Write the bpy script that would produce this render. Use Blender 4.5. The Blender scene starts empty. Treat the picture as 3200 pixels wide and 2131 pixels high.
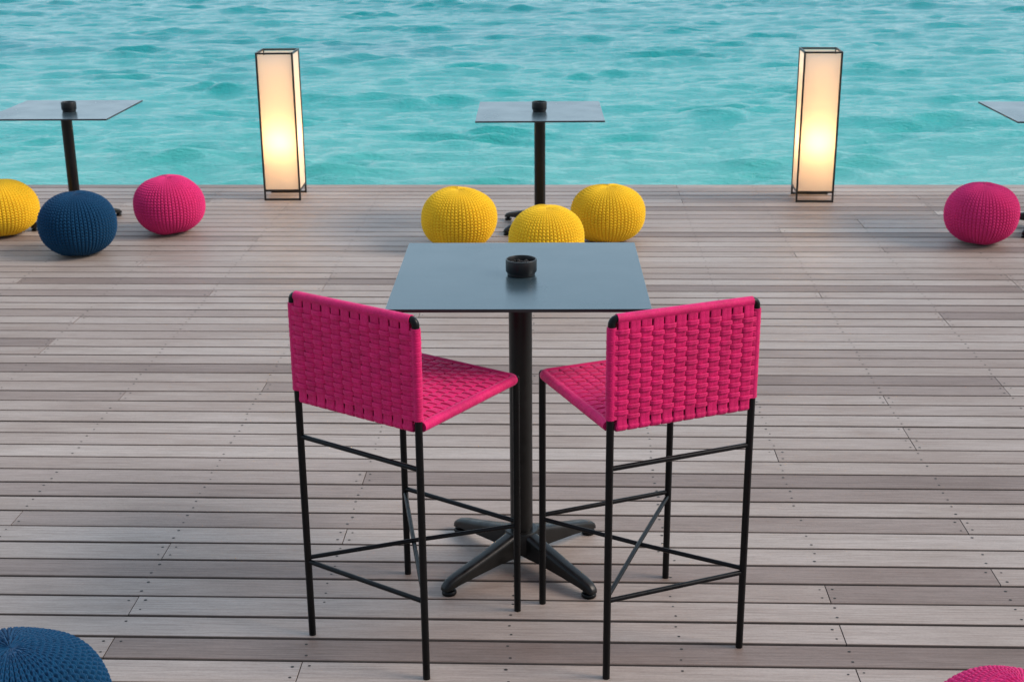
import bpy, bmesh, math, random
import numpy as np
from mathutils import Matrix, Vector
from math import sin, cos, pi, radians

random.seed(7)
rng = np.random.default_rng(7)
scene = bpy.context.scene
C = scene.collection

# ------------------------------------------------------------------ helpers
def empty(name, loc, rz=0.0):
    o = bpy.data.objects.new(name, None)
    o.empty_display_size = 0.1
    o.location = loc
    o.rotation_euler = (0, 0, rz)
    C.objects.link(o)
    return o

def tag(o, label, cat, group=None):
    o["label"] = label
    o["category"] = cat
    if group:
        o["group"] = group
    return o

class MB:
    """collects vertices and faces of one mesh"""
    def __init__(s):
        s.v, s.f, s.m = [], [], []
    def add(s, vs, fs, mat=0):
        b = len(s.v)
        s.v.extend(vs)
        s.f.extend([tuple(i + b for i in f) for f in fs])
        s.m.extend([mat] * len(fs))
    def box(s, lo, hi, mat=0, bev=0.0):
        if bev <= 0:
            x0, y0, z0 = lo; x1, y1, z1 = hi
            s.add([(x0,y0,z0),(x1,y0,z0),(x1,y1,z0),(x0,y1,z0),(x0,y0,z1),(x1,y0,z1),(x1,y1,z1),(x0,y1,z1)],
                  [(0,3,2,1),(4,5,6,7),(0,1,5,4),(1,2,6,5),(2,3,7,6),(3,0,4,7)], mat)
            return
        bm = bmesh.new()
        bmesh.ops.create_cube(bm, size=1.0)
        for v in bm.verts:
            v.co = Vector([(lo[i] + hi[i]) / 2 + v.co[i] * (hi[i] - lo[i]) for i in range(3)])
        bmesh.ops.bevel(bm, geom=bm.edges[:], offset=bev, segments=2, affect='EDGES', profile=0.5)
        bm.verts.index_update()
        s.add([tuple(v.co) for v in bm.verts], [tuple(v.index for v in f.verts) for f in bm.faces], mat)
        bm.free()
    def tube(s, pts, r, n=12, caps=True, mat=0):
        """round tube along a polyline; r number or list"""
        pts = [Vector(p) for p in pts]
        rs = r if isinstance(r, (list, tuple)) else [r] * len(pts)
        t0 = (pts[1] - pts[0]).normalized()
        ref = Vector((0, 0, 1)) if abs(t0.z) < 0.9 else Vector((1, 0, 0))
        nrm = (ref - t0 * ref.dot(t0)).normalized()
        vs = []
        for i, p in enumerate(pts):
            if i == 0: t = t0
            elif i == len(pts) - 1: t = (pts[i] - pts[i-1]).normalized()
            else: t = ((pts[i+1] - p).normalized() + (p - pts[i-1]).normalized()).normalized()
            nrm = (nrm - t * nrm.dot(t)).normalized()
            b = t.cross(nrm)
            for k in range(n):
                a = 2 * pi * k / n
                vs.append(tuple(p + (nrm * cos(a) + b * sin(a)) * rs[i]))
        fs = []
        for i in range(len(pts) - 1):
            for k in range(n):
                k2 = (k + 1) % n
                fs.append((i*n+k, i*n+k2, (i+1)*n+k2, (i+1)*n+k))
        if caps:
            fs.append(tuple(reversed(range(n))))
            fs.append(tuple((len(pts)-1)*n + k for k in range(n)))
        s.add(vs, fs, mat)
    def lathe(s, prof, n=40, c=(0, 0, 0), mat=0):
        vs, fs = [], []
        for r, z in prof:
            for k in range(n):
                a = 2 * pi * k / n
                vs.append((c[0] + r * cos(a), c[1] + r * sin(a), c[2] + z))
        for i in range(len(prof) - 1):
            for k in range(n):
                k2 = (k + 1) % n
                fs.append((i*n+k, i*n+k2, (i+1)*n+k2, (i+1)*n+k))
        s.add(vs, fs, mat)
    def mesh(s, name):
        me = bpy.data.meshes.new(name)
        me.from_pydata(s.v, [], s.f)
        if any(s.m):
            me.polygons.foreach_set('material_index', s.m)
        me.update()
        return me
    def build(s, name, mats, parent=None, smooth=None):
        me = s.mesh(name)
        for m in (mats if isinstance(mats, (list, tuple)) else [mats]):
            me.materials.append(m)
        o = bpy.data.objects.new(name, me)
        C.objects.link(o)
        if parent:
            o.parent = parent
        if smooth == 'all':
            me.polygons.foreach_set('use_smooth', [True] * len(me.polygons))
        elif smooth:
            bm = bmesh.new(); bm.from_mesh(me)
            bmesh.ops.recalc_face_normals(bm, faces=bm.faces[:])
            for f in bm.faces: f.smooth = True
            for e in bm.edges:
                if len(e.link_faces) == 2 and e.calc_face_angle(0) > radians(smooth): e.smooth = False
            bm.to_mesh(me); bm.free()
        return o

def copy_tree(o, parent=None):
    c = o.copy()
    C.objects.link(c)
    if parent:
        c.parent = parent
    for ch in list(o.children):
        copy_tree(ch, c)
    return c

# ------------------------------------------------------------------ materials
def new_mat(name):
    m = bpy.data.materials.new(name)
    m.use_nodes = True
    nt = m.node_tree
    return m, nt, nt.nodes['Principled BSDF']

def N(nt, typ, **kw):
    n = nt.nodes.new(typ)
    for k, v in kw.items():
        if k in n.inputs: n.inputs[k].default_value = v
        else: setattr(n, k, v)
    return n

def ramp(nt, fac, stops):
    r = nt.nodes.new('ShaderNodeValToRGB')
    e = r.color_ramp.elements
    while len(e) < len(stops): e.new(0.5)
    for i, (p, c) in enumerate(stops):
        e[i].position = p
        e[i].color = (*c, 1) if len(c) == 3 else c
    nt.links.new(fac, r.inputs['Fac'])
    return r.outputs['Color']

def coords(nt, scale=(1, 1, 1), kind='Object'):
    tc = nt.nodes.new('ShaderNodeTexCoord')
    mp = nt.nodes.new('ShaderNodeMapping')
    mp.inputs['Scale'].default_value = scale
    nt.links.new(tc.outputs[kind], mp.inputs['Vector'])
    return mp.outputs['Vector']

def mixc(nt, typ, fac, a, b):
    m = nt.nodes.new('ShaderNodeMix')
    m.data_type = 'RGBA'
    m.blend_type = typ
    for sock, v in ((m.inputs[0], fac), (m.inputs[6], a), (m.inputs[7], b)):
        if isinstance(v, (int, float)): sock.default_value = v
        elif isinstance(v, tuple): sock.default_value = (*v, 1) if len(v) == 3 else v
        else: nt.links.new(v, sock)
    return m.outputs[2]

def bump(nt, bs, height, strength, dist):
    b = nt.nodes.new('ShaderNodeBump')
    b.inputs['Strength'].default_value = strength
    b.inputs['Distance'].default_value = dist
    nt.links.new(height, b.inputs['Height'])
    nt.links.new(b.outputs['Normal'], bs.inputs['Normal'])
    return b

def noise(nt, vec, scale, detail=3, rough=0.55):
    n = N(nt, 'ShaderNodeTexNoise', Scale=scale, Detail=detail, Roughness=rough)
    nt.links.new(vec, n.inputs['Vector'])
    return n.outputs['Fac']

def mat_wood():
    m, nt, bs = new_mat('weathered_deck_wood')
    at = N(nt, 'ShaderNodeAttribute', attribute_name='board')
    sep = N(nt, 'ShaderNodeSeparateColor')
    nt.links.new(at.outputs['Color'], sep.inputs[0])
    tone = ramp(nt, sep.outputs[0], [(0.0, (.195, .142, .118)), (0.16, (.270, .207, .176)), (0.45, (.362, .292, .250)),
                                     (0.8, (.412, .344, .300)), (1.0, (.47, .408, .362))])
    # per-board offset so that no two boards carry the same grain
    off = N(nt, 'ShaderNodeVectorMath', operation='SCALE')
    nt.links.new(at.outputs['Color'], off.inputs[0]); off.inputs['Scale'].default_value = 37.0
    tc = N(nt, 'ShaderNodeTexCoord')
    add = N(nt, 'ShaderNodeVectorMath', operation='ADD')
    nt.links.new(tc.outputs['Object'], add.inputs[0]); nt.links.new(off.outputs[0], add.inputs[1])
    def mp(sc):
        q = N(nt, 'ShaderNodeMapping'); q.inputs['Scale'].default_value = sc
        nt.links.new(add.outputs[0], q.inputs['Vector']); return q.outputs['Vector']
    grain = noise(nt, mp((2.2, 75, 20)), 2.0, 4, .65)
    fine = noise(nt, mp((9, 260, 60)), 2.0, 2, .6)
    blot = noise(nt, mp((1.1, 5, 3)), 1.3, 3, .55)
    speck = noise(nt, mp((60, 90, 60)), 2.0, 2, .7)
    c = mixc(nt, 'MULTIPLY', 1.0, tone, ramp(nt, grain, [(.25, (.72, .71, .70)), (.55, (1, 1, 1)), (.8, (1.1, 1.1, 1.1))]))
    c = mixc(nt, 'MULTIPLY', .8, c, ramp(nt, fine, [(.3, (.80, .79, .78)), (.6, (1.05, 1.05, 1.05))]))
    c = mixc(nt, 'MULTIPLY', .9, c, ramp(nt, blot, [(.3, (.86, .82, .80)), (.5, (1, 1, 1)), (.72, (1.07, 1.08, 1.10))]))
    c = mixc(nt, 'MULTIPLY', .5, c, ramp(nt, speck, [(.3, (.82, .82, .82)), (.6, (1.04, 1.04, 1.04))]))
    stain = noise(nt, coords(nt, (.55, .8, 1)), 1.0, 4, .6)      # traffic and weather over many boards
    c = mixc(nt, 'MULTIPLY', .9, c, ramp(nt, stain, [(.32, (.84, .80, .77)), (.5, (.98, .97, .96)), (.7, (1.05, 1.06, 1.07))]))
    nt.links.new(c, bs.inputs['Base Color'])
    rr = ramp(nt, grain, [(.2, (.62,)*3), (.8, (.46,)*3)])
    nt.links.new(rr, bs.inputs['Roughness'])
    bs.inputs['Specular IOR Level'].default_value = .32
    bump(nt, bs, grain, .35, .004)
    return m

def mat_plain(name, col, rough, metal=0., spec=.5, var=.15, nscale=25, bstr=0., bdist=.001, rvar=.1):
    m, nt, bs = new_mat(name)
    v = coords(nt)
    n = noise(nt, v, nscale, 4)
    lo = tuple(x * (1 - var) for x in col); hi = tuple(x * (1 + var) for x in col)
    nt.links.new(ramp(nt, n, [(.3, lo), (.7, hi)]), bs.inputs['Base Color'])
    nt.links.new(ramp(nt, n, [(.3, (max(rough - rvar, .02),)*3), (.7, (rough + rvar,)*3)]), bs.inputs['Roughness'])
    bs.inputs['Metallic'].default_value = metal
    bs.inputs['Specular IOR Level'].default_value = spec
    if bstr:
        bump(nt, bs, noise(nt, v, nscale * 6, 3), bstr, bdist)
    return m

def mat_top():
    m, nt, bs = new_mat('brushed_grey_table_top')
    v = coords(nt, (3, 160, 10))
    n = noise(nt, v, 2.0, 4, .6)
    smear = noise(nt, coords(nt, (1, 1, 1)), 5.0, 3, .5)
    c = mixc(nt, 'MULTIPLY', 1., ramp(nt, n, [(.3, (.060, .098, .115)), (.7, (.083, .127, .146))]), ramp(nt, smear, [(.3, (.93,)*3), (.7, (1.04,)*3)]))
    nt.links.new(c, bs.inputs['Base Color'])
    bs.inputs['Metallic'].default_value = .62
    nt.links.new(ramp(nt, smear, [(.3, (.20,)*3), (.7, (.28,)*3)]), bs.inputs['Roughness'])
    bump(nt, bs, n, .10, .0006)
    return m

def mat_yarn(name, lo, hi):
    """chunky yarn: twisted plies and fuzz"""
    m, nt, bs = new_mat(name)
    v = coords(nt)
    fib = noise(nt, v, 190, 3, .7)
    clump = noise(nt, v, 9, 3, .5)
    c = ramp(nt, fib, [(.3, lo), (.7, hi)])
    c = mixc(nt, 'MULTIPLY', .7, c, ramp(nt, clump, [(.3, (.88,)*3), (.7, (1.06,)*3)]))
    nt.links.new(c, bs.inputs['Base Color'])
    bs.inputs['Roughness'].default_value = .92
    bs.inputs['Specular IOR Level'].default_value = .15
    bs.inputs['Sheen Weight'].default_value = .45
    bs.inputs['Sheen Roughness'].default_value = .45
    bs.inputs['Sheen Tint'].default_value = (*[min(1, h * .75 + .25) for h in hi], 1)
    bump(nt, bs, fib, .5, .0025)
    return m

def mat_cord():
    m, nt, bs = new_mat('pink_woven_cord')
    v = coords(nt)
    fib = noise(nt, v, 330, 3, .7)
    clump = noise(nt, v, 28, 3, .6)
    c = ramp(nt, fib, [(.3, (.56, .002, .080)), (.7, (.82, .007, .172))])
    c = mixc(nt, 'MULTIPLY', .9, c, ramp(nt, clump, [(.3, (.78, .74, .76)), (.7, (1.1, 1.1, 1.1))]))
    nt.links.new(c, bs.inputs['Base Color'])
    bs.inputs['Roughness'].default_value = .62
    bs.inputs['Specular IOR Level'].default_value = .3
    bs.inputs['Sheen Weight'].default_value = .2
    bs.inputs['Sheen Tint'].default_value = (1, .45, .75, 1)
    bump(nt, bs, fib, .5, .0012)
    return m

def mat_shade():
    m, nt, bs = new_mat('lamp_shade_fabric')
    nt.nodes.remove(bs)
    out = nt.nodes['Material Output']
    v = coords(nt)
    w1 = N(nt, 'ShaderNodeTexWave', wave_type='BANDS', bands_direction='X', Scale=90., Distortion=.6)
    w2 = N(nt, 'ShaderNodeTexWave', wave_type='BANDS', bands_direction='Z', Scale=90., Distortion=.6)
    nt.links.new(v, w1.inputs['Vector']); nt.links.new(v, w2.inputs['Vector'])
    mm = N(nt, 'ShaderNodeMath', operation='MULTIPLY')
    nt.links.new(w1.outputs['Fac'], mm.inputs[0]); nt.links.new(w2.outputs['Fac'], mm.inputs[1])
    c = ramp(nt, mm.outputs[0], [(0., (.92, .79, .655)), (1., (.955, .835, .70))])
    d = N(nt, 'ShaderNodeBsdfDiffuse'); t = N(nt, 'ShaderNodeBsdfTranslucent')
    nt.links.new(c, d.inputs['Color']); nt.links.new(c, t.inputs['Color'])
    mx = N(nt, 'ShaderNodeMixShader', Fac=.52)
    nt.links.new(d.outputs[0], mx.inputs[1]); nt.links.new(t.outputs[0], mx.inputs[2])
    nt.links.new(mx.outputs[0], out.inputs['Surface'])
    return m

def mat_bulb(name='warm_lamp_bulb', st=None):
    m, nt, bs = new_mat(name)
    bs.inputs['Base Color'].default_value = (.9, .85, .75, 1)
    bs.inputs['Emission Color'].default_value = (1, .63, .28, 1)
    bs.inputs['Emission Strength'].default_value = st or BULB
    return m

def mat_water():
    m, nt, bs = new_mat('turquoise_sea_water')
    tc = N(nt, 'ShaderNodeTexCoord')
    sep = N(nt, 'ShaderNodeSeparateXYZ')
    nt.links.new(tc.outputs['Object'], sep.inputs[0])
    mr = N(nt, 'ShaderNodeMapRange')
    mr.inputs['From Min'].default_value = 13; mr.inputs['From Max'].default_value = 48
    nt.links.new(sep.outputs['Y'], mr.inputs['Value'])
    # pale sand shallows plus painted sky reflection by the deck, deeper blue-green further out
    depth_sky_tint = ramp(nt, mr.outputs[0], [(0., (.090, .420, .365)), (.22, (.020, .355, .330)), (.55, (.001, .290, .290)), (1., (.001, .245, .265))])
    reef = noise(nt, coords(nt, (.05, .11, 1)), 1.0, 3, .55)
    c = mixc(nt, 'MIX', ramp(nt, reef, [(.56, (0,)*3), (.72, (.75,)*3)]), depth_sky_tint, (.010, .190, .235))
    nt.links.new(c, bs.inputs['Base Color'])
    bs.inputs['Roughness'].default_value = .06
    bs.inputs['IOR'].default_value = 1.333
    bs.inputs['Specular IOR Level'].default_value = .5
    r1 = noise(nt, coords(nt, (1.3, 3.2, 1)), 3.2, 5, .62)
    r2 = noise(nt, coords(nt, (1.0, 2.2, 1)), 11.0, 3, .6)
    mx = N(nt, 'ShaderNodeMath', operation='MULTIPLY_ADD')
    nt.links.new(r2, mx.inputs[0]); mx.inputs[1].default_value = .45; nt.links.new(r1, mx.inputs[2])
    bump(nt, bs, mx.outputs[0], 1.0, .05)
    return m

BULB = 28.0
M = dict(
    wood=mat_wood(),
    screw=mat_plain('rusted_screw_head', (.025, .022, .018), .6, .3),
    board_edge=mat_plain('shaded_board_edge', (.13, .102, .086), .85),  # board sides coloured dark to stand in for shade in the gaps
    joist=mat_plain('dark_joist_timber', (.030, .024, .020), .85),
    black=mat_plain('black_powder_coated_steel', (.0030, .0032, .0035), .34, 0., .22, .2, 60, .15, .0006),
    cast=mat_plain('black_cast_iron_base', (.0055, .0052, .0046), .38, 0., .34, .3, 30, .25, .001),
    edge=mat_plain('dark_laminate_edge', (.012, .012, .014), .5),
    ash=mat_plain('black_melamine_ashtray', (.008, .0078, .008), .38, 0., .4, .2, 80),
    grit=mat_plain('dark_ash_grit', (.035, .032, .03), .9, 0., .2, .6, 150, .6, .002),
    bronze=mat_plain('dark_bronze_lamp_frame', (.022, .019, .016), .42, .3, .5),
    top=mat_top(), cord=mat_cord(), shade=mat_shade(), bulb=mat_bulb(), glow=mat_bulb('added_fill_glow', 3.3), water=mat_water(),  # glow is for the added fill tubes inside the lamps
    yellow=mat_yarn('yellow_knit_yarn', (.84, .47, .013), (1.0, .66, .034)),
    blue=mat_yarn('navy_blue_knit_yarn', (.0022, .030, .080), (.0045, .062, .145)),
    pink=mat_yarn('pink_knit_yarn', (.56, .018, .120), (.80, .045, .225)),
)

# ------------------------------------------------------------------ camera
H_CAM, PITCH, ROLL = 2.11494, 0.322541, -0.00822
cam = bpy.data.cameras.new('camera')
cam.sensor_width = 36.0
cam.lens = 47.961
cam.clip_start = 0.05
cam.clip_end = 9000
cam.dof.use_dof = True
cam.dof.focus_distance = 4.2
cam.dof.aperture_fstop = 9
co = bpy.data.objects.new('camera', cam)
co.matrix_world = Matrix.Translation((0, 0, H_CAM)) @ Matrix.Rotation(pi/2 - PITCH, 4, 'X') @ Matrix.Rotation(ROLL, 4, 'Z')
C.objects.link(co)
scene.camera = co

# ------------------------------------------------------------------ deck
BROT = -0.0392
B0, BP, GAP = 3.6573, 0.1217, 0.0095
JOISTS = [-2.512 - .58*k for k in range(20, 0, -1)] + [-2.512, -1.933, -1.33, -.745, -.153, .345, .834, 1.39, 1.941] + [1.941 + .56*k for k in range(1, 21)]
def build_deck():
    K0, K1 = -85, int((9.938 - B0) / BP) + 1
    V, F, tone, fm = [], [], [], []
    SC = MB()
    forced = {-2: ([-1.315, 2.5], [.4, .06, .5]), 0: ([-1.336, 1.941], [.62, .7, .6]), -3: ([-.745, .834], [.72, .7, .66]),
              -1: ([.834], [.62, .66]), 1: ([-2.5, .834], [.5, .42, .10]), 2: ([-1.933], [.5, .16]), 4: ([-3.7], [.5, .7]),
              5: ([-1.933, 1.39], [.4, .22, .4]), 7: ([-3.7, 1.941], [.3, .2, .42])}
    for k in range(K0, K1):
        v0, v1 = B0 + k*BP + GAP/2 + random.uniform(-.0022, .0022), B0 + (k+1)*BP - GAP/2 + random.uniform(-.0022, .0022)
        if k in forced:
            js, tn = list(forced[k][0]), list(forced[k][1])
            js = [min(JOISTS, key=lambda j: abs(j - q)) for q in js]
            a = js[0]
            while a > -12.5:
                a = min(JOISTS, key=lambda j: abs(j - (a - random.choice([2.3, 2.9, 3.4])))); js.insert(0, a); tn.insert(0, random.random())
            a = js[-1]
            while a < 12.3:
                a = min(JOISTS, key=lambda j: abs(j - (a + random.choice([2.3, 2.9, 3.4])))); js.append(a); tn.append(random.random())
            js = [-14.] + js + [14.]
            tn = tn + [.5] * (len(js) - 1 - len(tn))
        else:
            js = [-14.]
            a = -14. + random.uniform(.6, 3.5)
            while a < 13:
                j = min(JOISTS, key=lambda q: abs(q - a))
                if j - js[-1] > .4: js.append(j)
                a = j + random.choice([1.7, 2.3, 2.9, 3.4, 4.0])
            js.append(14.)
            tn = [min(1, max(0, random.gauss(.56, .17))) if random.random() < .88 else random.uniform(.02, .22) for _ in js]
        for i in range(len(js) - 1):
            a, b = js[i] + .0013, js[i+1] - .0013
            dz = random.uniform(-.0008, .0008)
            e = .003
            z1, z0 = dz, dz - .028
            base = len(V)
            V += [(a,v0,z0),(b,v0,z0),(b,v1,z0),(a,v1,z0), (a,v0,z1-e),(b,v0,z1-e),(b,v1,z1-e),(a,v1,z1-e),
                  (a,v0+e*.35,z1-e*.3),(b,v0+e*.35,z1-e*.3),(b,v1-e*.35,z1-e*.3),(a,v1-e*.35,z1-e*.3),
                  (a+e*.2,v0+e,z1),(b-e*.2,v0+e,z1),(b-e*.2,v1-e,z1),(a+e*.2,v1-e,z1)]
            fs = [(0,3,2,1),(12,13,14,15)]
            for l in (0, 4, 8):
                for q in range(4):
                    q2 = (q + 1) % 4
                    fs.append((l+q, l+q2, l+4+q2, l+4+q))
            F += [tuple(x + base for x in f) for f in fs]
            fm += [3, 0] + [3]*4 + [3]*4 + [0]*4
            col = (tn[i], random.random(), random.random(), 1)
            tone += [col] * 16
            for j in JOISTS:
                if abs(j) > 7: continue
                spots = []
                if abs(j - js[i]) < .01: spots = [j + .022]
                elif abs(j - js[i+1]) < .01: spots = [j - .022]
                elif js[i] < j < js[i+1]: spots = [j]
                for su in spots:
                    for vv in (v0 + .026, v1 - .026):
                        if random.random() < .12: continue
                        cu, cv, r = su + random.uniform(-.006, .006), vv + random.uniform(-.005, .005), random.uniform(.0030, .0050)
                        SC.add([(cu + r*cos(2*pi*q/8)*1.15, cv + r*sin(2*pi*q/8), z1 + .0007) for q in range(8)], [tuple(range(8))])
    n0 = len(V)
    nf = len(F)
    V += SC.v; F += [tuple(i + n0 for i in f) for f in SC.f]
    mi = fm + [1] * len(SC.f)
    tone += [(.3, .3, .3, 1)] * len(SC.v)
    JB = MB()
    for j in JOISTS:
        JB.box((j - .03, B0 + K0*BP + .1, -.16), (j + .03, 9.90, -.0295))
    JB.box((-13.95, B0 + K0*BP + .05, -.22), (13.95, 9.905, -.165))
    n0 = len(V)
    V += JB.v; F += [tuple(i + n0 for i in f) for f in JB.f]; mi += [2] * len(JB.f)
    tone += [(.3, .3, .3, 1)] * len(JB.v)
    me = bpy.data.meshes.new('deck')
    me.from_pydata(V, [], F)
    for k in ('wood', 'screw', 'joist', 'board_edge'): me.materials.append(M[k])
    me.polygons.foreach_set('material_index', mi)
    at = me.attributes.new('board', 'FLOAT_COLOR', 'POINT')
    at.data.foreach_set('color', np.array(tone, dtype=np.float32).ravel())
    me.update()
    o = bpy.data.objects.new('deck', me)
    o.rotation_euler = (0, 0, BROT)
    C.objects.link(o)
    o['kind'] = 'structure'
build_deck()

# ------------------------------------------------------------------ sea
def build_sea():
    ZW = -1.35
    def grow(start, step, end):                       # grid that coarsens with distance, out to open sea
        out, p = [], start
        while p < end:
            step *= 1.06; p += step; out.append(p)
        return np.array(out)
    xc = np.arange(-24, 24.01, .06); xo = grow(24., .06, 420.)
    xs = np.concatenate([-xo[::-1], xc, xo])
    ys = np.concatenate([np.arange(8.5, 54.01, .05), grow(54., .05, 600.)])
    SP = np.maximum(np.gradient(xs)[None, :], np.gradient(ys)[:, None])
    X, Y = np.meshgrid(xs, ys)
    Z = np.zeros_like(X); DX = np.zeros_like(X); DY = np.zeros_like(X)
    r = np.random.default_rng(3)
    # gusts: a few patches of steeper wavelets on otherwise calm water
    G = sum(np.sin(X*2*pi/r.uniform(2.6, 9)*r.choice([-1, 1]) + Y*2*pi/r.uniform(2.2, 7) + r.uniform(0, 6.3)) for _ in range(16))/4.0
    E = .60 + .85*np.clip(G + .05, 0, 2)**1.15
    for lam0, n, amp in ((5.5, 5, .018), (3.0, 9, .017), (1.7, 14, .022), (1.0, 22, .0215), (.60, 30, .0135), (.36, 30, .0072)):
        for _ in range(n):
            lam = lam0 * r.uniform(.72, 1.35)
            ang = -pi/2 + .12 + r.normal(0, .33)      # mostly rolling in towards the deck
            k = 2*pi/lam
            a = amp * r.uniform(.5, 1.2) * math.sqrt(3.0 / n)
            ph = k*(X*cos(ang) + Y*sin(ang)) + r.uniform(0, 2*pi)
            env = E*(.55 + .45*np.sin(X*r.uniform(.3, .9) + Y*r.uniform(-.3, .3) + r.uniform(0, 6.3))) if lam0 < 4 else 1.
            a = a * env * np.clip(lam/(2.5*SP) - 1, 0, 1)
            Z += a*np.cos(ph)
            DX -= .35*a*cos(ang)*np.sin(ph); DY -= .35*a*sin(ang)*np.sin(ph)
    fade = np.clip((Y - 8.5)/.8, 0, 1)
    X2, Y2, Z2 = X + DX*fade, Y + DY*fade, ZW + Z*fade
    nx, ny = len(xs), len(ys)
    co_ = np.stack([X2, Y2, Z2], -1).reshape(-1, 3)
    i = np.arange(ny-1)[:, None]*nx + np.arange(nx-1)[None]
    q = np.stack([i, i+1, i+1+nx, i+nx], -1).reshape(-1, 4)
    x0, x1, y0, y1 = xs[0], xs[-1], ys[0], ys[-1]
    B = 4000.
    ext = np.array([(-B,-B,ZW),(B,-B,ZW),(B,y0,ZW),(-B,y0,ZW),(x0,y0,ZW),(x1,y0,ZW),(x0,y1,ZW),(x1,y1,ZW),(-B,y1,ZW),(B,y1,ZW),(-B,B,ZW),(B,B,ZW)])
    n0 = len(co_)
    eq = np.array([(0,1,2,3),(3,4,6,8),(5,2,9,7),(8,9,11,10)]) + n0
    co_ = np.vstack([co_, ext]); q = np.vstack([q, eq])
    me = bpy.data.meshes.new('sea')
    me.vertices.add(len(co_)); me.vertices.foreach_set('co', co_.astype(np.float32).ravel())
    me.loops.add(q.size); me.loops.foreach_set('vertex_index', q.astype(np.int32).ravel())
    me.polygons.add(len(q)); me.polygons.foreach_set('loop_start', np.arange(0, q.size, 4, dtype=np.int32))
    me.polygons.foreach_set('use_smooth', np.ones(len(q), dtype=bool))
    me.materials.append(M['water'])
    me.update(calc_edges=True)
    o = bpy.data.objects.new('sea', me)
    C.objects.link(o)
    o['kind'] = 'structure'
build_sea()

# ------------------------------------------------------------------ knitted poufs
def pouf_mesh(seed):
    R, Hh = .222, .355
    NC, NR = 60, 36
    SU, SV = 8, 8
    nu, nv = NC*SU, NR*SV
    ex = 2/2.22
    # profile resampled by arc length from bottom centre to top centre
    t = np.linspace(-pi/2, pi/2, 2000)
    pr = R*np.abs(np.cos(t))**ex; pz = Hh/2*np.sign(np.sin(t))*np.abs(np.sin(t))**ex + Hh/2
    pz = np.where(pz < .02, .02 - (.02 - pz)*.35, pz)
    s = np.concatenate([[0], np.cumsum(np.hypot(np.diff(pr), np.diff(pz)))]); s /= s[-1]
    sv = np.linspace(0, 1, nv + 1)
    r_, z_ = np.interp(sv, s, pr), np.interp(sv, s, pz)
    dr, dz = np.gradient(r_), np.gradient(z_)
    L = np.hypot(dr, dz); nr_, nz_ = dz/L, -dr/L
    u = np.arange(nu)/SU
    rr = np.random.default_rng(seed)
    colj = rr.normal(0, .12, NC)                       # stitches are never quite even
    U, Vv = np.meshgrid(u, sv*NR)
    ci = np.floor(U).astype(int) % NC
    sl = U - np.floor(U) - .5                          # -.5 .. .5 inside one column of stitches
    tt = Vv + colj[ci]
    col = np.clip(1 - (2*np.abs(sl))**3.6, 0, 1)            # flat-topped rib, narrow groove on both sides
    vee = np.abs(np.cos(pi*(tt + .85*np.abs(sl))))           # slanted legs of every stitch
    h = .62*col + .80*(vee - .5)*(.3 + .7*col) - .26*np.exp(-(sl/.07)**2)
    h = h - 1.05*np.exp(-((.5 - np.abs(sl))/.15)**2)*(.5 + .5*np.cos(2*pi*tt))
    # fewer, thicker gathers towards the drawstring
    g = (U/3.0 + .12*np.sin(Vv*1.7)) % 1.0 - .5
    h20 = 1.1*np.clip(1 - (2*np.abs(g))**2.2, 0, 1) + .28*np.cos(2*pi*(Vv*.8 + np.abs(g))) - .35*np.exp(-((.5 - np.abs(g))/.12)**2)
    rad = r_[:, None]
    bl = np.clip((.062 - rad)/.026, 0, 1); bl = bl*bl*(3 - 2*bl)*(sv > .5)[:, None]
    h = h*(1 - bl) + (h20 - .3)*bl
    amp = np.minimum(.0098, .050*rad)*(1 - bl) + np.minimum(.0075, .11*rad)*bl
    A = U/NC*2*pi
    q1, q2, q3, q4 = rr.uniform(0, 6.3, 4)
    wob = (.0018*np.sin(2*A + q1) + .0015*np.sin(3*A + q2 + Vv*.08) + .0014*np.sin(5*A + Vv*.25 + q3) + .0014*np.sin(Vv*.33 + q4 + 1.5*np.sin(A + q2)))*np.clip(rad/.1, 0, 1)
    top = (sv > .5)[:, None]
    wob = wob + top*.0020*np.cos(19*A + .8*np.sin(2*A))*np.exp(-((rad - .042)/.026)**2)   # gathers at the drawstring
    d = amp*(h - .75) + .0065 + wob
    pin = np.where(sv > .5, 1, 0)[:, None]*(-.007*np.exp(-(rad/.028)**2))
    RR = np.maximum(rad + d*nr_[:, None], 0)
    ZZ = np.maximum(z_[:, None] + d*nz_[:, None] + pin, .002)
    co_ = np.stack([RR*np.cos(A), RR*np.sin(A), ZZ], -1).reshape(-1, 3)
    n1 = nv + 1
    i = np.arange(n1-1)[:, None]; j = np.arange(nu)[None]
    j2 = (j + 1) % nu
    q = np.stack([i*nu + j, i*nu + j2, (i+1)*nu + j2, (i+1)*nu + j], -1).reshape(-1, 4)
    me = bpy.data.meshes.new('knitted_pouf')
    me.vertices.add(len(co_)); me.vertices.foreach_set('co', co_.astype(np.float32).ravel())
    me.loops.add(q.size); me.loops.foreach_set('vertex_index', q.astype(np.int32).ravel())
    me.polygons.add(len(q)); me.polygons.foreach_set('loop_start', np.arange(0, q.size, 4, dtype=np.int32))
    me.polygons.foreach_set('use_smooth', np.ones(len(q), dtype=bool))
    me.update(calc_edges=True)
    return me
pouf_seed = [20]
def pouf(x, y, r, h, col, label, rz):
    pouf_seed[0] += 1
    me = pouf_mesh(pouf_seed[0])
    me.materials.append(M[col])
    o = bpy.data.objects.new('knitted_pouf', me)
    C.objects.link(o)
    o.location = (x, y, .001)
    o.scale = (r/.2285, r/.2285, h/.360)
    o.rotation_euler = (0, 0, rz)
    tag(o, label, 'pouf', 'knitted poufs around the deck tables')
pouf(-3.285, 8.585, .243, .352, 'yellow', 'yellow knitted pouf cut by the left edge of the photo, behind a navy pouf', .3)
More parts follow.
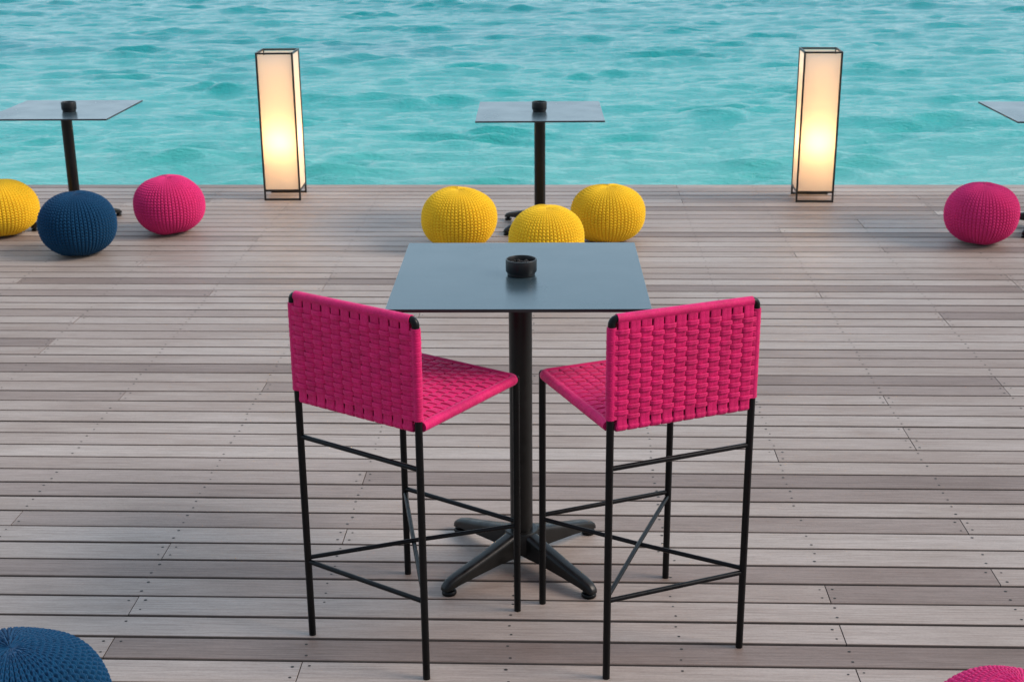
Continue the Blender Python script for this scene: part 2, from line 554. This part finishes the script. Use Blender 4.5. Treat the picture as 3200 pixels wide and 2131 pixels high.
pouf(-2.627, 8.08, .230, .378, 'blue', 'navy blue knitted pouf in front of the far left table pole', 1.7)
pouf(-2.200, 8.61, .226, .365, 'pink', 'pink knitted pouf beside a navy pouf, near the left floor lamp', 2.2)
pouf(-.320, 8.15, .233, .370, 'yellow', 'yellow knitted pouf to the left of the middle table pole', 4.0)
pouf(.202, 7.62, .219, .374, 'yellow', 'yellow knitted pouf in front of the middle table pole, nearest of three', .9)
pouf(.604, 8.298, .231, .349, 'yellow', 'yellow knitted pouf to the right of the middle table pole, farthest back of three', 5.2)
pouf(2.888, 8.178, .222, .366, 'pink', 'deep pink knitted pouf by the right edge of the deck view, right of a lamp', 3.1)
pouf(-1.232, 2.925, .228, .365, 'blue', 'large navy blue knitted pouf in the near left corner, top showing', .2)
pouf(1.168, 2.712, .224, .365, 'pink', 'bright pink knitted pouf in the near right corner, only its top showing', .6)

# ------------------------------------------------------------------ pedestal tables
def base_leg(mb, ang):
    st = [(.02, .128, .040, .026), (.055, .118, .040, .0265), (.10, .104, .041, .026), (.20, .076, .034, .0235), (.275, .057, .026, .0215),
          (.302, .047, .020, .020), (.316, .036, .018, .017), (.321, .026, .019, .012)]
    n = 12
    vs, fs = [], []
    ca, sa = cos(ang), sin(ang)
    for r, zt, zb, hw in st:
        c = .007
        ring = [(-hw, zb), (-hw*.9, zb - .001), (hw*.9, zb - .001), (hw, zb), (hw, zt - .016), (hw*.93, zt - .008), (hw*.72, zt - .002), (hw*.35, zt),
                (-hw*.35, zt), (-hw*.72, zt - .002), (-hw*.93, zt - .008), (-hw, zt - .016)]
        if zt - zb < .02:
            ring = [(a, min(max(z, zb), zt)) for a, z in ring]
        for w, z in ring:
            w *= .9
            vs.append((r*ca - w*sa, r*sa + w*ca, z))
    for i in range(len(st) - 1):
        for k in range(n):
            k2 = (k + 1) % n
            fs.append((i*n+k, i*n+k2, (i+1)*n+k2, (i+1)*n+k))
    fs.append(tuple(reversed(range(n)))); fs.append(tuple((len(st)-1)*n + k for k in range(n)))
    mb.add(vs, fs)

def make_table(w, h, col_r, foot_scale=1.0, top_rz=0.0, base_rz=0.0):
    t = empty('pedestal_table', (0, 0, 0))
    m = MB(); m.box((-w/2, -w/2, h - .010), (w/2, w/2, h), bev=.0012)
    top = m.build('table_top', [M['top'], M['edge']], t)
    top.rotation_euler.z = top_rz
    for p in top.data.polygons:
        if p.normal.z < .8: p.material_index = 1
    m = MB(); m.box((-.16, -.16, h - .0155), (.16, .16, h - .0105), bev=.001)
    m.lathe([(col_r + .012, h - .016), (col_r + .012, h - .028), (col_r, h - .034)], 32)
    m.build('mounting_plate', M['black'], t, 30)
    m = MB(); m.lathe([(col_r, .11), (col_r, h - .017)], 48)
    m.build('column', M['cast'], t, 30)
    m = MB(); m.lathe([(.001, .124), (col_r + .016, .124), (col_r + .019, .118), (col_r + .019, .05), (.001, .046)], 40)
    m.build('hub', M['cast'], t, 30)
    for k in range(4):
        a = pi/4 + k*pi/2 + base_rz
        m = MB(); base_leg(m, a)
        lg = m.build('base_leg', M['cast'], t, 50)
        lg.scale = (foot_scale, foot_scale, 1)
        m = MB(); m.lathe([(.001, .0), (.021, .0), (.0225, .003), (.0225, .009), (.020, .013), (.012, .0145), (.012, .026), (.001, .026)], 24, (.297*cos(a), .297*sin(a), 0))
        m.build('glide', M['black'], lg, 40)
    return t

def make_ashtray():
    m = MB()
    m.lathe([(.0005, .0), (.0405, .0), (.0425, .002), (.0425, .009), (.0465, .0105), (.0475, .013), (.0475, .047), (.0465, .049), (.0435, .049), (.0425, .047),
             (.0415, .030), (.0405, .016), (.0005, .014)], 48)
    o = m.build('ashtray', M['ash'], None, 35)
    g = MB()
    rr = random.Random(4)
    for _ in range(60):                     # crumbs of black grit in the bowl
        a, d = rr.uniform(0, 6.28), .036*math.sqrt(rr.random())
        x, y, z, s = d*cos(a), d*sin(a), .026 + rr.uniform(-.004, .012), rr.uniform(.004, .0085)
        bm = bmesh.new(); bmesh.ops.create_icosphere(bm, subdivisions=1, radius=s)
        g.add([(x + v.co.x*rr.uniform(.7, 1.2), y + v.co.y*rr.uniform(.7, 1.2), z + v.co.z*rr.uniform(.6, 1.1)) for v in bm.verts],
              [tuple(v.index for v in f.verts) for f in bm.faces]); bm.free()
    g.lathe([(.0005, .024), (.0408, .024)], 24)
    g.build('grit', M['grit'], o)
    return o

bar = make_table(.75, .986, .0362, 1.045, 0, -.03)
bar.location = (.0264, 4.0329, 0); bar.rotation_euler.z = -.0222
tag(bar, 'tall square grey bar table between the two pink stools', 'table')
TG = 'square tables at the sea edge'
ft = make_table(.788, .755, .0355)
ft.location = (.188, 8.661, 0); ft.rotation_euler.z = -.0181
tag(ft, 'square grey pedestal table behind the three yellow poufs at the sea edge', 'table', TG)
lt = copy_tree(ft); lt.location = (-2.889, 8.885, 0); lt.rotation_euler.z = -.0333
tag(lt, 'square grey pedestal table cut by the left edge, behind a navy pouf', 'table', TG)
rt = copy_tree(ft); rt.location = (3.425, 8.487, 0); rt.rotation_euler.z = -.0285
tag(rt, 'square grey table mostly outside the right edge, only a corner of its top showing', 'table', TG)

AG = 'black ashtrays on the tables'
a0 = make_ashtray(); a0.location = (.030, 4.017, .9865)
tag(a0, 'round black ashtray on the tall bar table between the stools', 'ashtray', AG)
for x, y, lab in ((.185, 8.645, 'small black ashtray on the table behind the yellow poufs'),
                  (-2.836, 8.80, 'small black ashtray on the table at the left edge')):
    a = copy_tree(a0); a.location = (x, y, .7555); a.scale = (1, 1, 1.22)
    tag(a, lab, 'ashtray', AG)

# ------------------------------------------------------------------ bar stools with woven cord
def loop_strip(mb, path, axis, hw, th, closed=True):
    """sweep a flat rounded cord section along a closed path lying in the plane normal to axis"""
    pts = [Vector(p) for p in path]
    n = len(pts)
    ax = Vector(axis)
    sec = [(-1, -.2), (-.93, .55), (-.72, .92), (-.08, 1), (0, .82), (.08, 1), (.72, .92), (.93, .55), (1, -.2), (.8, -.7), (-.8, -.7)]
    m = len(sec)
    vs, fs = [], []
    for i, p in enumerate(pts):
        t = (pts[(i+1) % n] - pts[i-1]).normalized()
        nn = t.cross(ax).normalized()
        for a, b in sec:
            vs.append(tuple(p + ax*(a*hw) + nn*(b*th/2)))
    for i in range(n):
        j = (i + 1) % n
        for k in range(m):
            k2 = (k + 1) % m
            fs.append((i*m+k, i*m+k2, j*m+k2, j*m+k))
    mb.add(vs, fs)

def weave_panel(mb, L, P, W0, W1, nb, ns, place, r_end, d0, amp0, bandfill, strapfill, s_lo, s_hi, r_band, ends):
    """Plain weave stretched round a tube frame.
    Panel coords: a across [-L/2, L/2] (rails at both ends), b along [W0, W1], c = out of plane.
    straps run along a and wrap the side rails, bands run along b and wrap the end rails. place(a,b,c)->xyz"""
    def sq(x): return math.tanh(2.6*sin(x))/math.tanh(2.6)
    pa = (L - 2*r_end) / nb
    ps = (s_hi - s_lo) / ns
    ex = Vector(place(1, 0, 0)) - Vector(place(0, 0, 0)); ey = Vector(place(0, 1, 0)) - Vector(place(0, 0, 0))
    handed = 1 if ex.cross(ey).dot(Vector(place(0, 0, 1)) - Vector(place(0, 0, 0))) > 0 else -1
    rr = random.Random(9)
    for j in range(ns):
        b = s_lo + (j + .5)*ps + rr.uniform(-.0009, .0009)
        amp = amp0*rr.uniform(.82, 1.12)
        sg = 1 if j % 2 else -1
        path = []
        na = nb*8
        a0_, a1_ = -L/2 + r_end, L/2 - r_end
        for i in range(na + 1):                                   # front sheet
            a = a0_ + (a1_ - a0_)*i/na
            path.append(place(a, b, d0 + sg*amp*sq(pi*(a - a0_)/pa)))
        for i in range(1, 8):                                     # round the rail
            th = pi/2 - pi*i/8
            path.append(place(L/2 + r_end*cos(th)*1.0, b, r_end*sin(th)))
        for i in range(na + 1):
            a = a1_ + (a0_ - a1_)*i/na
            path.append(place(a, b, -d0 - sg*amp*sq(pi*(a - a0_)/pa)))
        for i in range(1, 8):
            th = -pi/2 - pi*i/8
            path.append(place(-L/2 + r_end*cos(th), b, r_end*sin(th)))
        loop_strip(mb, path, (ey*handed), ps*strapfill/2*rr.uniform(.92, 1.03), .0042*rr.uniform(.85, 1.1))
    for k in range(nb):
        a = -L/2 + r_end + (k + .5)*pa + rr.uniform(-.0008, .0008)
        sg = 1 if k % 2 else -1
        path = []
        b0_, b1_ = ends
        nbp = ns*4
        def c_of(b):
            if b < s_lo or b > s_hi:
                return 0.
            return -sg*.0009*cos(pi*((b - s_lo)/ps - .5))
        seq = [b0_ + (b1_ - b0_)*i/nbp for i in range(nbp + 1)]
        for b in seq: path.append(place(a, b, d0 + c_of(b)))
        for i in range(1, 8):
            th = pi/2 - pi*i/8
            path.append(place(a, b1_ + r_band*cos(th), r_band*sin(th)))
        for b in reversed(seq): path.append(place(a, b, -d0 - c_of(b)))
        for i in range(1, 8):
            th = -pi/2 - pi*i/8
            path.append(place(a, b0_ + r_band*cos(th), r_band*sin(th)))
        loop_strip(mb, path, (-ex*handed), pa*bandfill/2, .0028)

def make_stool():
    w, d = .4297, .455
    r = .0104
    t = empty('bar_stool', (0, 0, 0))
    zt, zs = 1.056, .7565
    for sx in (-1, 1):
        m = MB()
        p = [(sx*w/2, -d/2, 0), (sx*w/2, -d/2, .5), (sx*w/2, -d/2, zt - .014)]
        for i in range(1, 7):
            a = i/6*pi/2
            p.append((sx*(w/2 - .014*(1 - cos(a))), -d/2, zt - .014 + .014*sin(a)))
        p.append((sx*(w/2 - .05), -d/2, zt))
        m.tube(p, r, 16)
        m.build('leg', M['black'], t, 40)
        m = MB()
        m.tube([(sx*w/2, d/2, 0), (sx*w/2, d/2, zs - .010), (sx*w/2, d/2, zs + .004), (sx*w/2, d/2, zs + .010)], [r, r, r, r*.72], 16)
        m.build('leg', M['black'], t, 40)
    rr_ = .0072
    m = MB(); m.tube([(-w/2 + .008, -d/2, .638), (w/2 - .008, -d/2, .638)], rr_, 12); m.build('rung', M['black'], t, 40)
    m = MB(); m.tube([(-w/2 + .008, -d/2, .2435), (w/2 - .008, -d/2, .2435)], rr_, 12); m.build('rung', M['black'], t, 40)
    m = MB(); m.tube([(-w/2 + .008, d/2, .302), (w/2 - .008, d/2, .302)], rr_, 12); m.build('rung', M['black'], t, 40)
    m = MB(); m.tube([(-w/2 + .006, -d/2 + .006, .256), (0, 0, .275), (w/2 - .006, d/2 - .006, .288)], rr_*.93, 12); m.build('brace', M['black'], t, 40)
    m = MB(); m.tube([(w/2 - .006, -d/2 + .006, .256), (0, 0, .268), (-w/2 + .006, d/2 - .006, .288)], rr_*.93, 12); m.build('brace', M['black'], t, 40)
    # backrest: woven round the two uprights, the top rail and the rear seat rail
    m = MB()
    weave_panel(m, w, None, 0, 0, 12, 18, lambda a, b, c: (a, -d/2 - c, b), .0118, .0100, .0043, .88, .97, .779, 1.029, .0118, (.7565, 1.0555))
    m.tube([(-w/2 + .0135, -d/2, 1.0555), (w/2 - .0135, -d/2, 1.0555)], .0134, 20)     # cord wound on the top rail
    m.tube([(-w/2, -d/2, .7795), (-w/2, -d/2, 1.0345)], .0132, 14)
    m.tube([(w/2, -d/2, .7795), (w/2, -d/2, 1.0345)], .0132, 14)
    m.tube([(-w/2 + .013, -d/2, .7565), (w/2 - .013, -d/2, .7565)], .0105, 14)
    m.build('backrest', M['cord'], t, 50)
    # seat: woven round its rails
    m = MB()
    s0, s1 = -d/2 + .026, d/2 - .020
    weave_panel(m, w, None, 0, 0, 12, 25, lambda a, b, c: (a, b, zs + c), .0125, .0100, .0030, .80, .88, s0, s1, .0118, (-d/2, d/2 + .001))
    pts = []
    for (cx, cy, a0_) in ((w/2 - .02, d/2 - .02, 0), (-w/2 + .02, d/2 - .02, pi/2)):
        for i in range(7):
            a = a0_ + i/6*pi/2
            pts.append((cx + .020*cos(a), cy + .020*sin(a), zs))
    pts = [(w/2, -d/2 + .014, zs)] + pts + [(-w/2, -d/2 + .014, zs)]
    m.tube(pts, .0142, 18)
    m.build('seat', M['cord'], t, 50)
    return t
s1 = make_stool()
s1.location = (-.2958, 3.6505, 0); s1.rotation_euler.z = -.6035
SG = 'pink woven bar stools at the tall table'
tag(s1, 'pink woven bar stool left of the table pole, seen from behind, facing right', 'bar stool', SG)
s2 = copy_tree(s1)
s2.location = (.3719, 3.6276, 0); s2.rotation_euler.z = .380
tag(s2, 'pink woven bar stool right of the table pole, seen from behind, facing left', 'bar stool', SG)

# ------------------------------------------------------------------ floor lamps
def make_lamp():
    w, d, h, lz = .260, .270, 1.0335, .072
    b = .0125
    t = empty('floor_lamp', (0, 0, 0))
    m = MB()
    x, y = w/2, d/2
    for sx in (-1, 1):
        for sy in (-1, 1):
            cx, cy = sx*(x - b/2), sy*(y - b/2)
            m.box((cx - b/2, cy - b/2, .0), (cx + b/2, cy + b/2, h), bev=.001)
    e = .0006
    for z0 in (h - b - e, lz - b/2, .001 + e):
        for sy in (-1, 1):
            cy = sy*(y - b/2)
            m.box((-x + b - e, cy - b/2 + e, z0), (x - b + e, cy + b/2 - e, z0 + b))
        if z0 < .01: continue
        for sx in (-1, 1):
            cx = sx*(x - b/2)
            m.box((cx - b/2 + e, -y + b - e, z0), (cx + b/2 - e, y - b + e, z0 + b))
    m.build('frame', M['bronze'], t)
    m = MB()
    xi, yi = x - b*.5, y - b*.5
    z0, z1 = lz - .004, h - b - .004
    g = .0015
    m.add([(-xi+b*.6, -yi, z0), (xi-b*.6, -yi, z0), (xi-b*.6, -yi, z1), (-xi+b*.6, -yi, z1)], [(0, 1, 2, 3)])
    m.add([(-xi+b*.6, yi, z0), (xi-b*.6, yi, z0), (xi-b*.6, yi, z1), (-xi+b*.6, yi, z1)], [(1, 0, 3, 2)])
    m.add([(-xi, -yi+b*.6, z0), (-xi, yi-b*.6, z0), (-xi, yi-b*.6, z1), (-xi, -yi+b*.6, z1)], [(1, 0, 3, 2)])
    m.add([(xi, -yi+b*.6, z0), (xi, yi-b*.6, z0), (xi, yi-b*.6, z1), (xi, -yi+b*.6, z1)], [(0, 1, 2, 3)])
    m.build('lamp_shade', M['shade'], t)
    m = MB(); m.box((-.055, -.008, lz - .006), (.055, .008, lz + .004)); m.box((-x + b, -.012, lz - .005), (-.0545, .012, lz + .003)); m.box((.0545, -.012, lz - .005), (x - b, .012, lz + .003))
    m.tube([(0, 0, lz), (0, 0, .33)], .012, 12); m.tube([(0, 0, .33), (0, 0, .37)], .018, 14)
    m.build('bulb_holder', M['bronze'], t)
    m = MB(); m.tube([(0, 0, .468), (0, 0, .985)], .017, 14); m.tube([(.03, 0, .10), (.03, 0, .34)], .012, 12)  # unseen glowing tubes added to even out the light on the shade
    m.build('added_fill_tube', M['glow'], t, 40)
    m = MB(); m.lathe([(.001, .368), (.016, .37), (.03, .392), (.036, .42), (.030, .447), (.016, .459), (.001, .462)], 16)
    m.build('bulb', M['bulb'], t, 'all')
    return t
l1 = make_lamp()
l1.location = (-1.6184, 9.6503, 0); l1.rotation_euler.z = -.0166
LG = 'lit box floor lamps at the sea edge'
tag(l1, 'lit tall box lamp with dark frame between the pink pouf and yellow poufs', 'floor lamp', LG)
l2 = copy_tree(l1)
l2.location = (2.1241, 9.4508, 0); l2.rotation_euler.z = -.0719
tag(l2, 'lit tall box lamp with dark frame left of the deep pink pouf on the right', 'floor lamp', LG)

# ------------------------------------------------------------------ daylight
SUN_EL, SUN_AZ = radians(36), radians(98)      # azimuth clockwise from +Y
world = bpy.data.worlds.new('World')
scene.world = world
world.use_nodes = True
wn = world.node_tree
bg = wn.nodes['Background']
sky = wn.nodes.new('ShaderNodeTexSky')
sky.sky_type = 'NISHITA'
sky.sun_disc = False
sky.sun_elevation = SUN_EL
sky.sun_rotation = SUN_AZ
sky.air_density = 1.0
sky.dust_density = 2.0
sky.ozone_density = 1.0
# an evening cloud veil over clear sky, dimmed behind the camera to shape light
wtc = wn.nodes.new('ShaderNodeTexCoord')
wsp = wn.nodes.new('ShaderNodeSeparateXYZ')
wn.links.new(wtc.outputs['Generated'], wsp.inputs[0])
wmr = wn.nodes.new('ShaderNodeMapRange')
wmr.inputs['From Min'].default_value = -.9; wmr.inputs['From Max'].default_value = .7
wn.links.new(wsp.outputs['Y'], wmr.inputs['Value'])
veil = ramp(wn, wmr.outputs[0], [(0., (.29, .29, .32)), (.45, (.66, .69, .77)), (1., (.86, .93, 1.0))])
veil = mixc(wn, 'MULTIPLY', 1.0, veil, (6.2, 6.2, 6.2))
wmz = wn.nodes.new('ShaderNodeMapRange')
wmz.inputs['From Min'].default_value = 0.; wmz.inputs['From Max'].default_value = 1.
wn.links.new(wsp.outputs['Z'], wmz.inputs['Value'])
veil = mixc(wn, 'MULTIPLY', 1.0, veil, ramp(wn, wmz.outputs[0], [(0., (.90, 1.0, 1.0)), (.12, (.80, .94, 1.0)), (.34, (.72, .88, 1.0)), (.75, (.70, .84, .98)), (1., (.74, .86, .98))]))
cl = mixc(wn, 'MIX', .88, sky.outputs[0], veil)
wn.links.new(cl, bg.inputs['Color'])
bg.inputs['Strength'].default_value = .11
sl = bpy.data.lights.new('sun', 'SUN')
sl.energy = 1.5
sl.angle = radians(24)
sl.color = (1, .86, .75)
so = bpy.data.objects.new('sun', sl)
d = Vector((sin(SUN_AZ)*cos(SUN_EL), cos(SUN_AZ)*cos(SUN_EL), sin(SUN_EL)))
so.rotation_euler = d.to_track_quat('Z', 'Y').to_euler()
so.location = (6, 6, 12)
C.objects.link(so)

scene.view_settings.view_transform = 'Standard'
scene.view_settings.look = 'None'
scene.view_settings.exposure = 0.94
scene.view_settings.gamma = 1.0
scene.view_settings.use_curve_mapping = False
scene.cycles.use_denoising = True
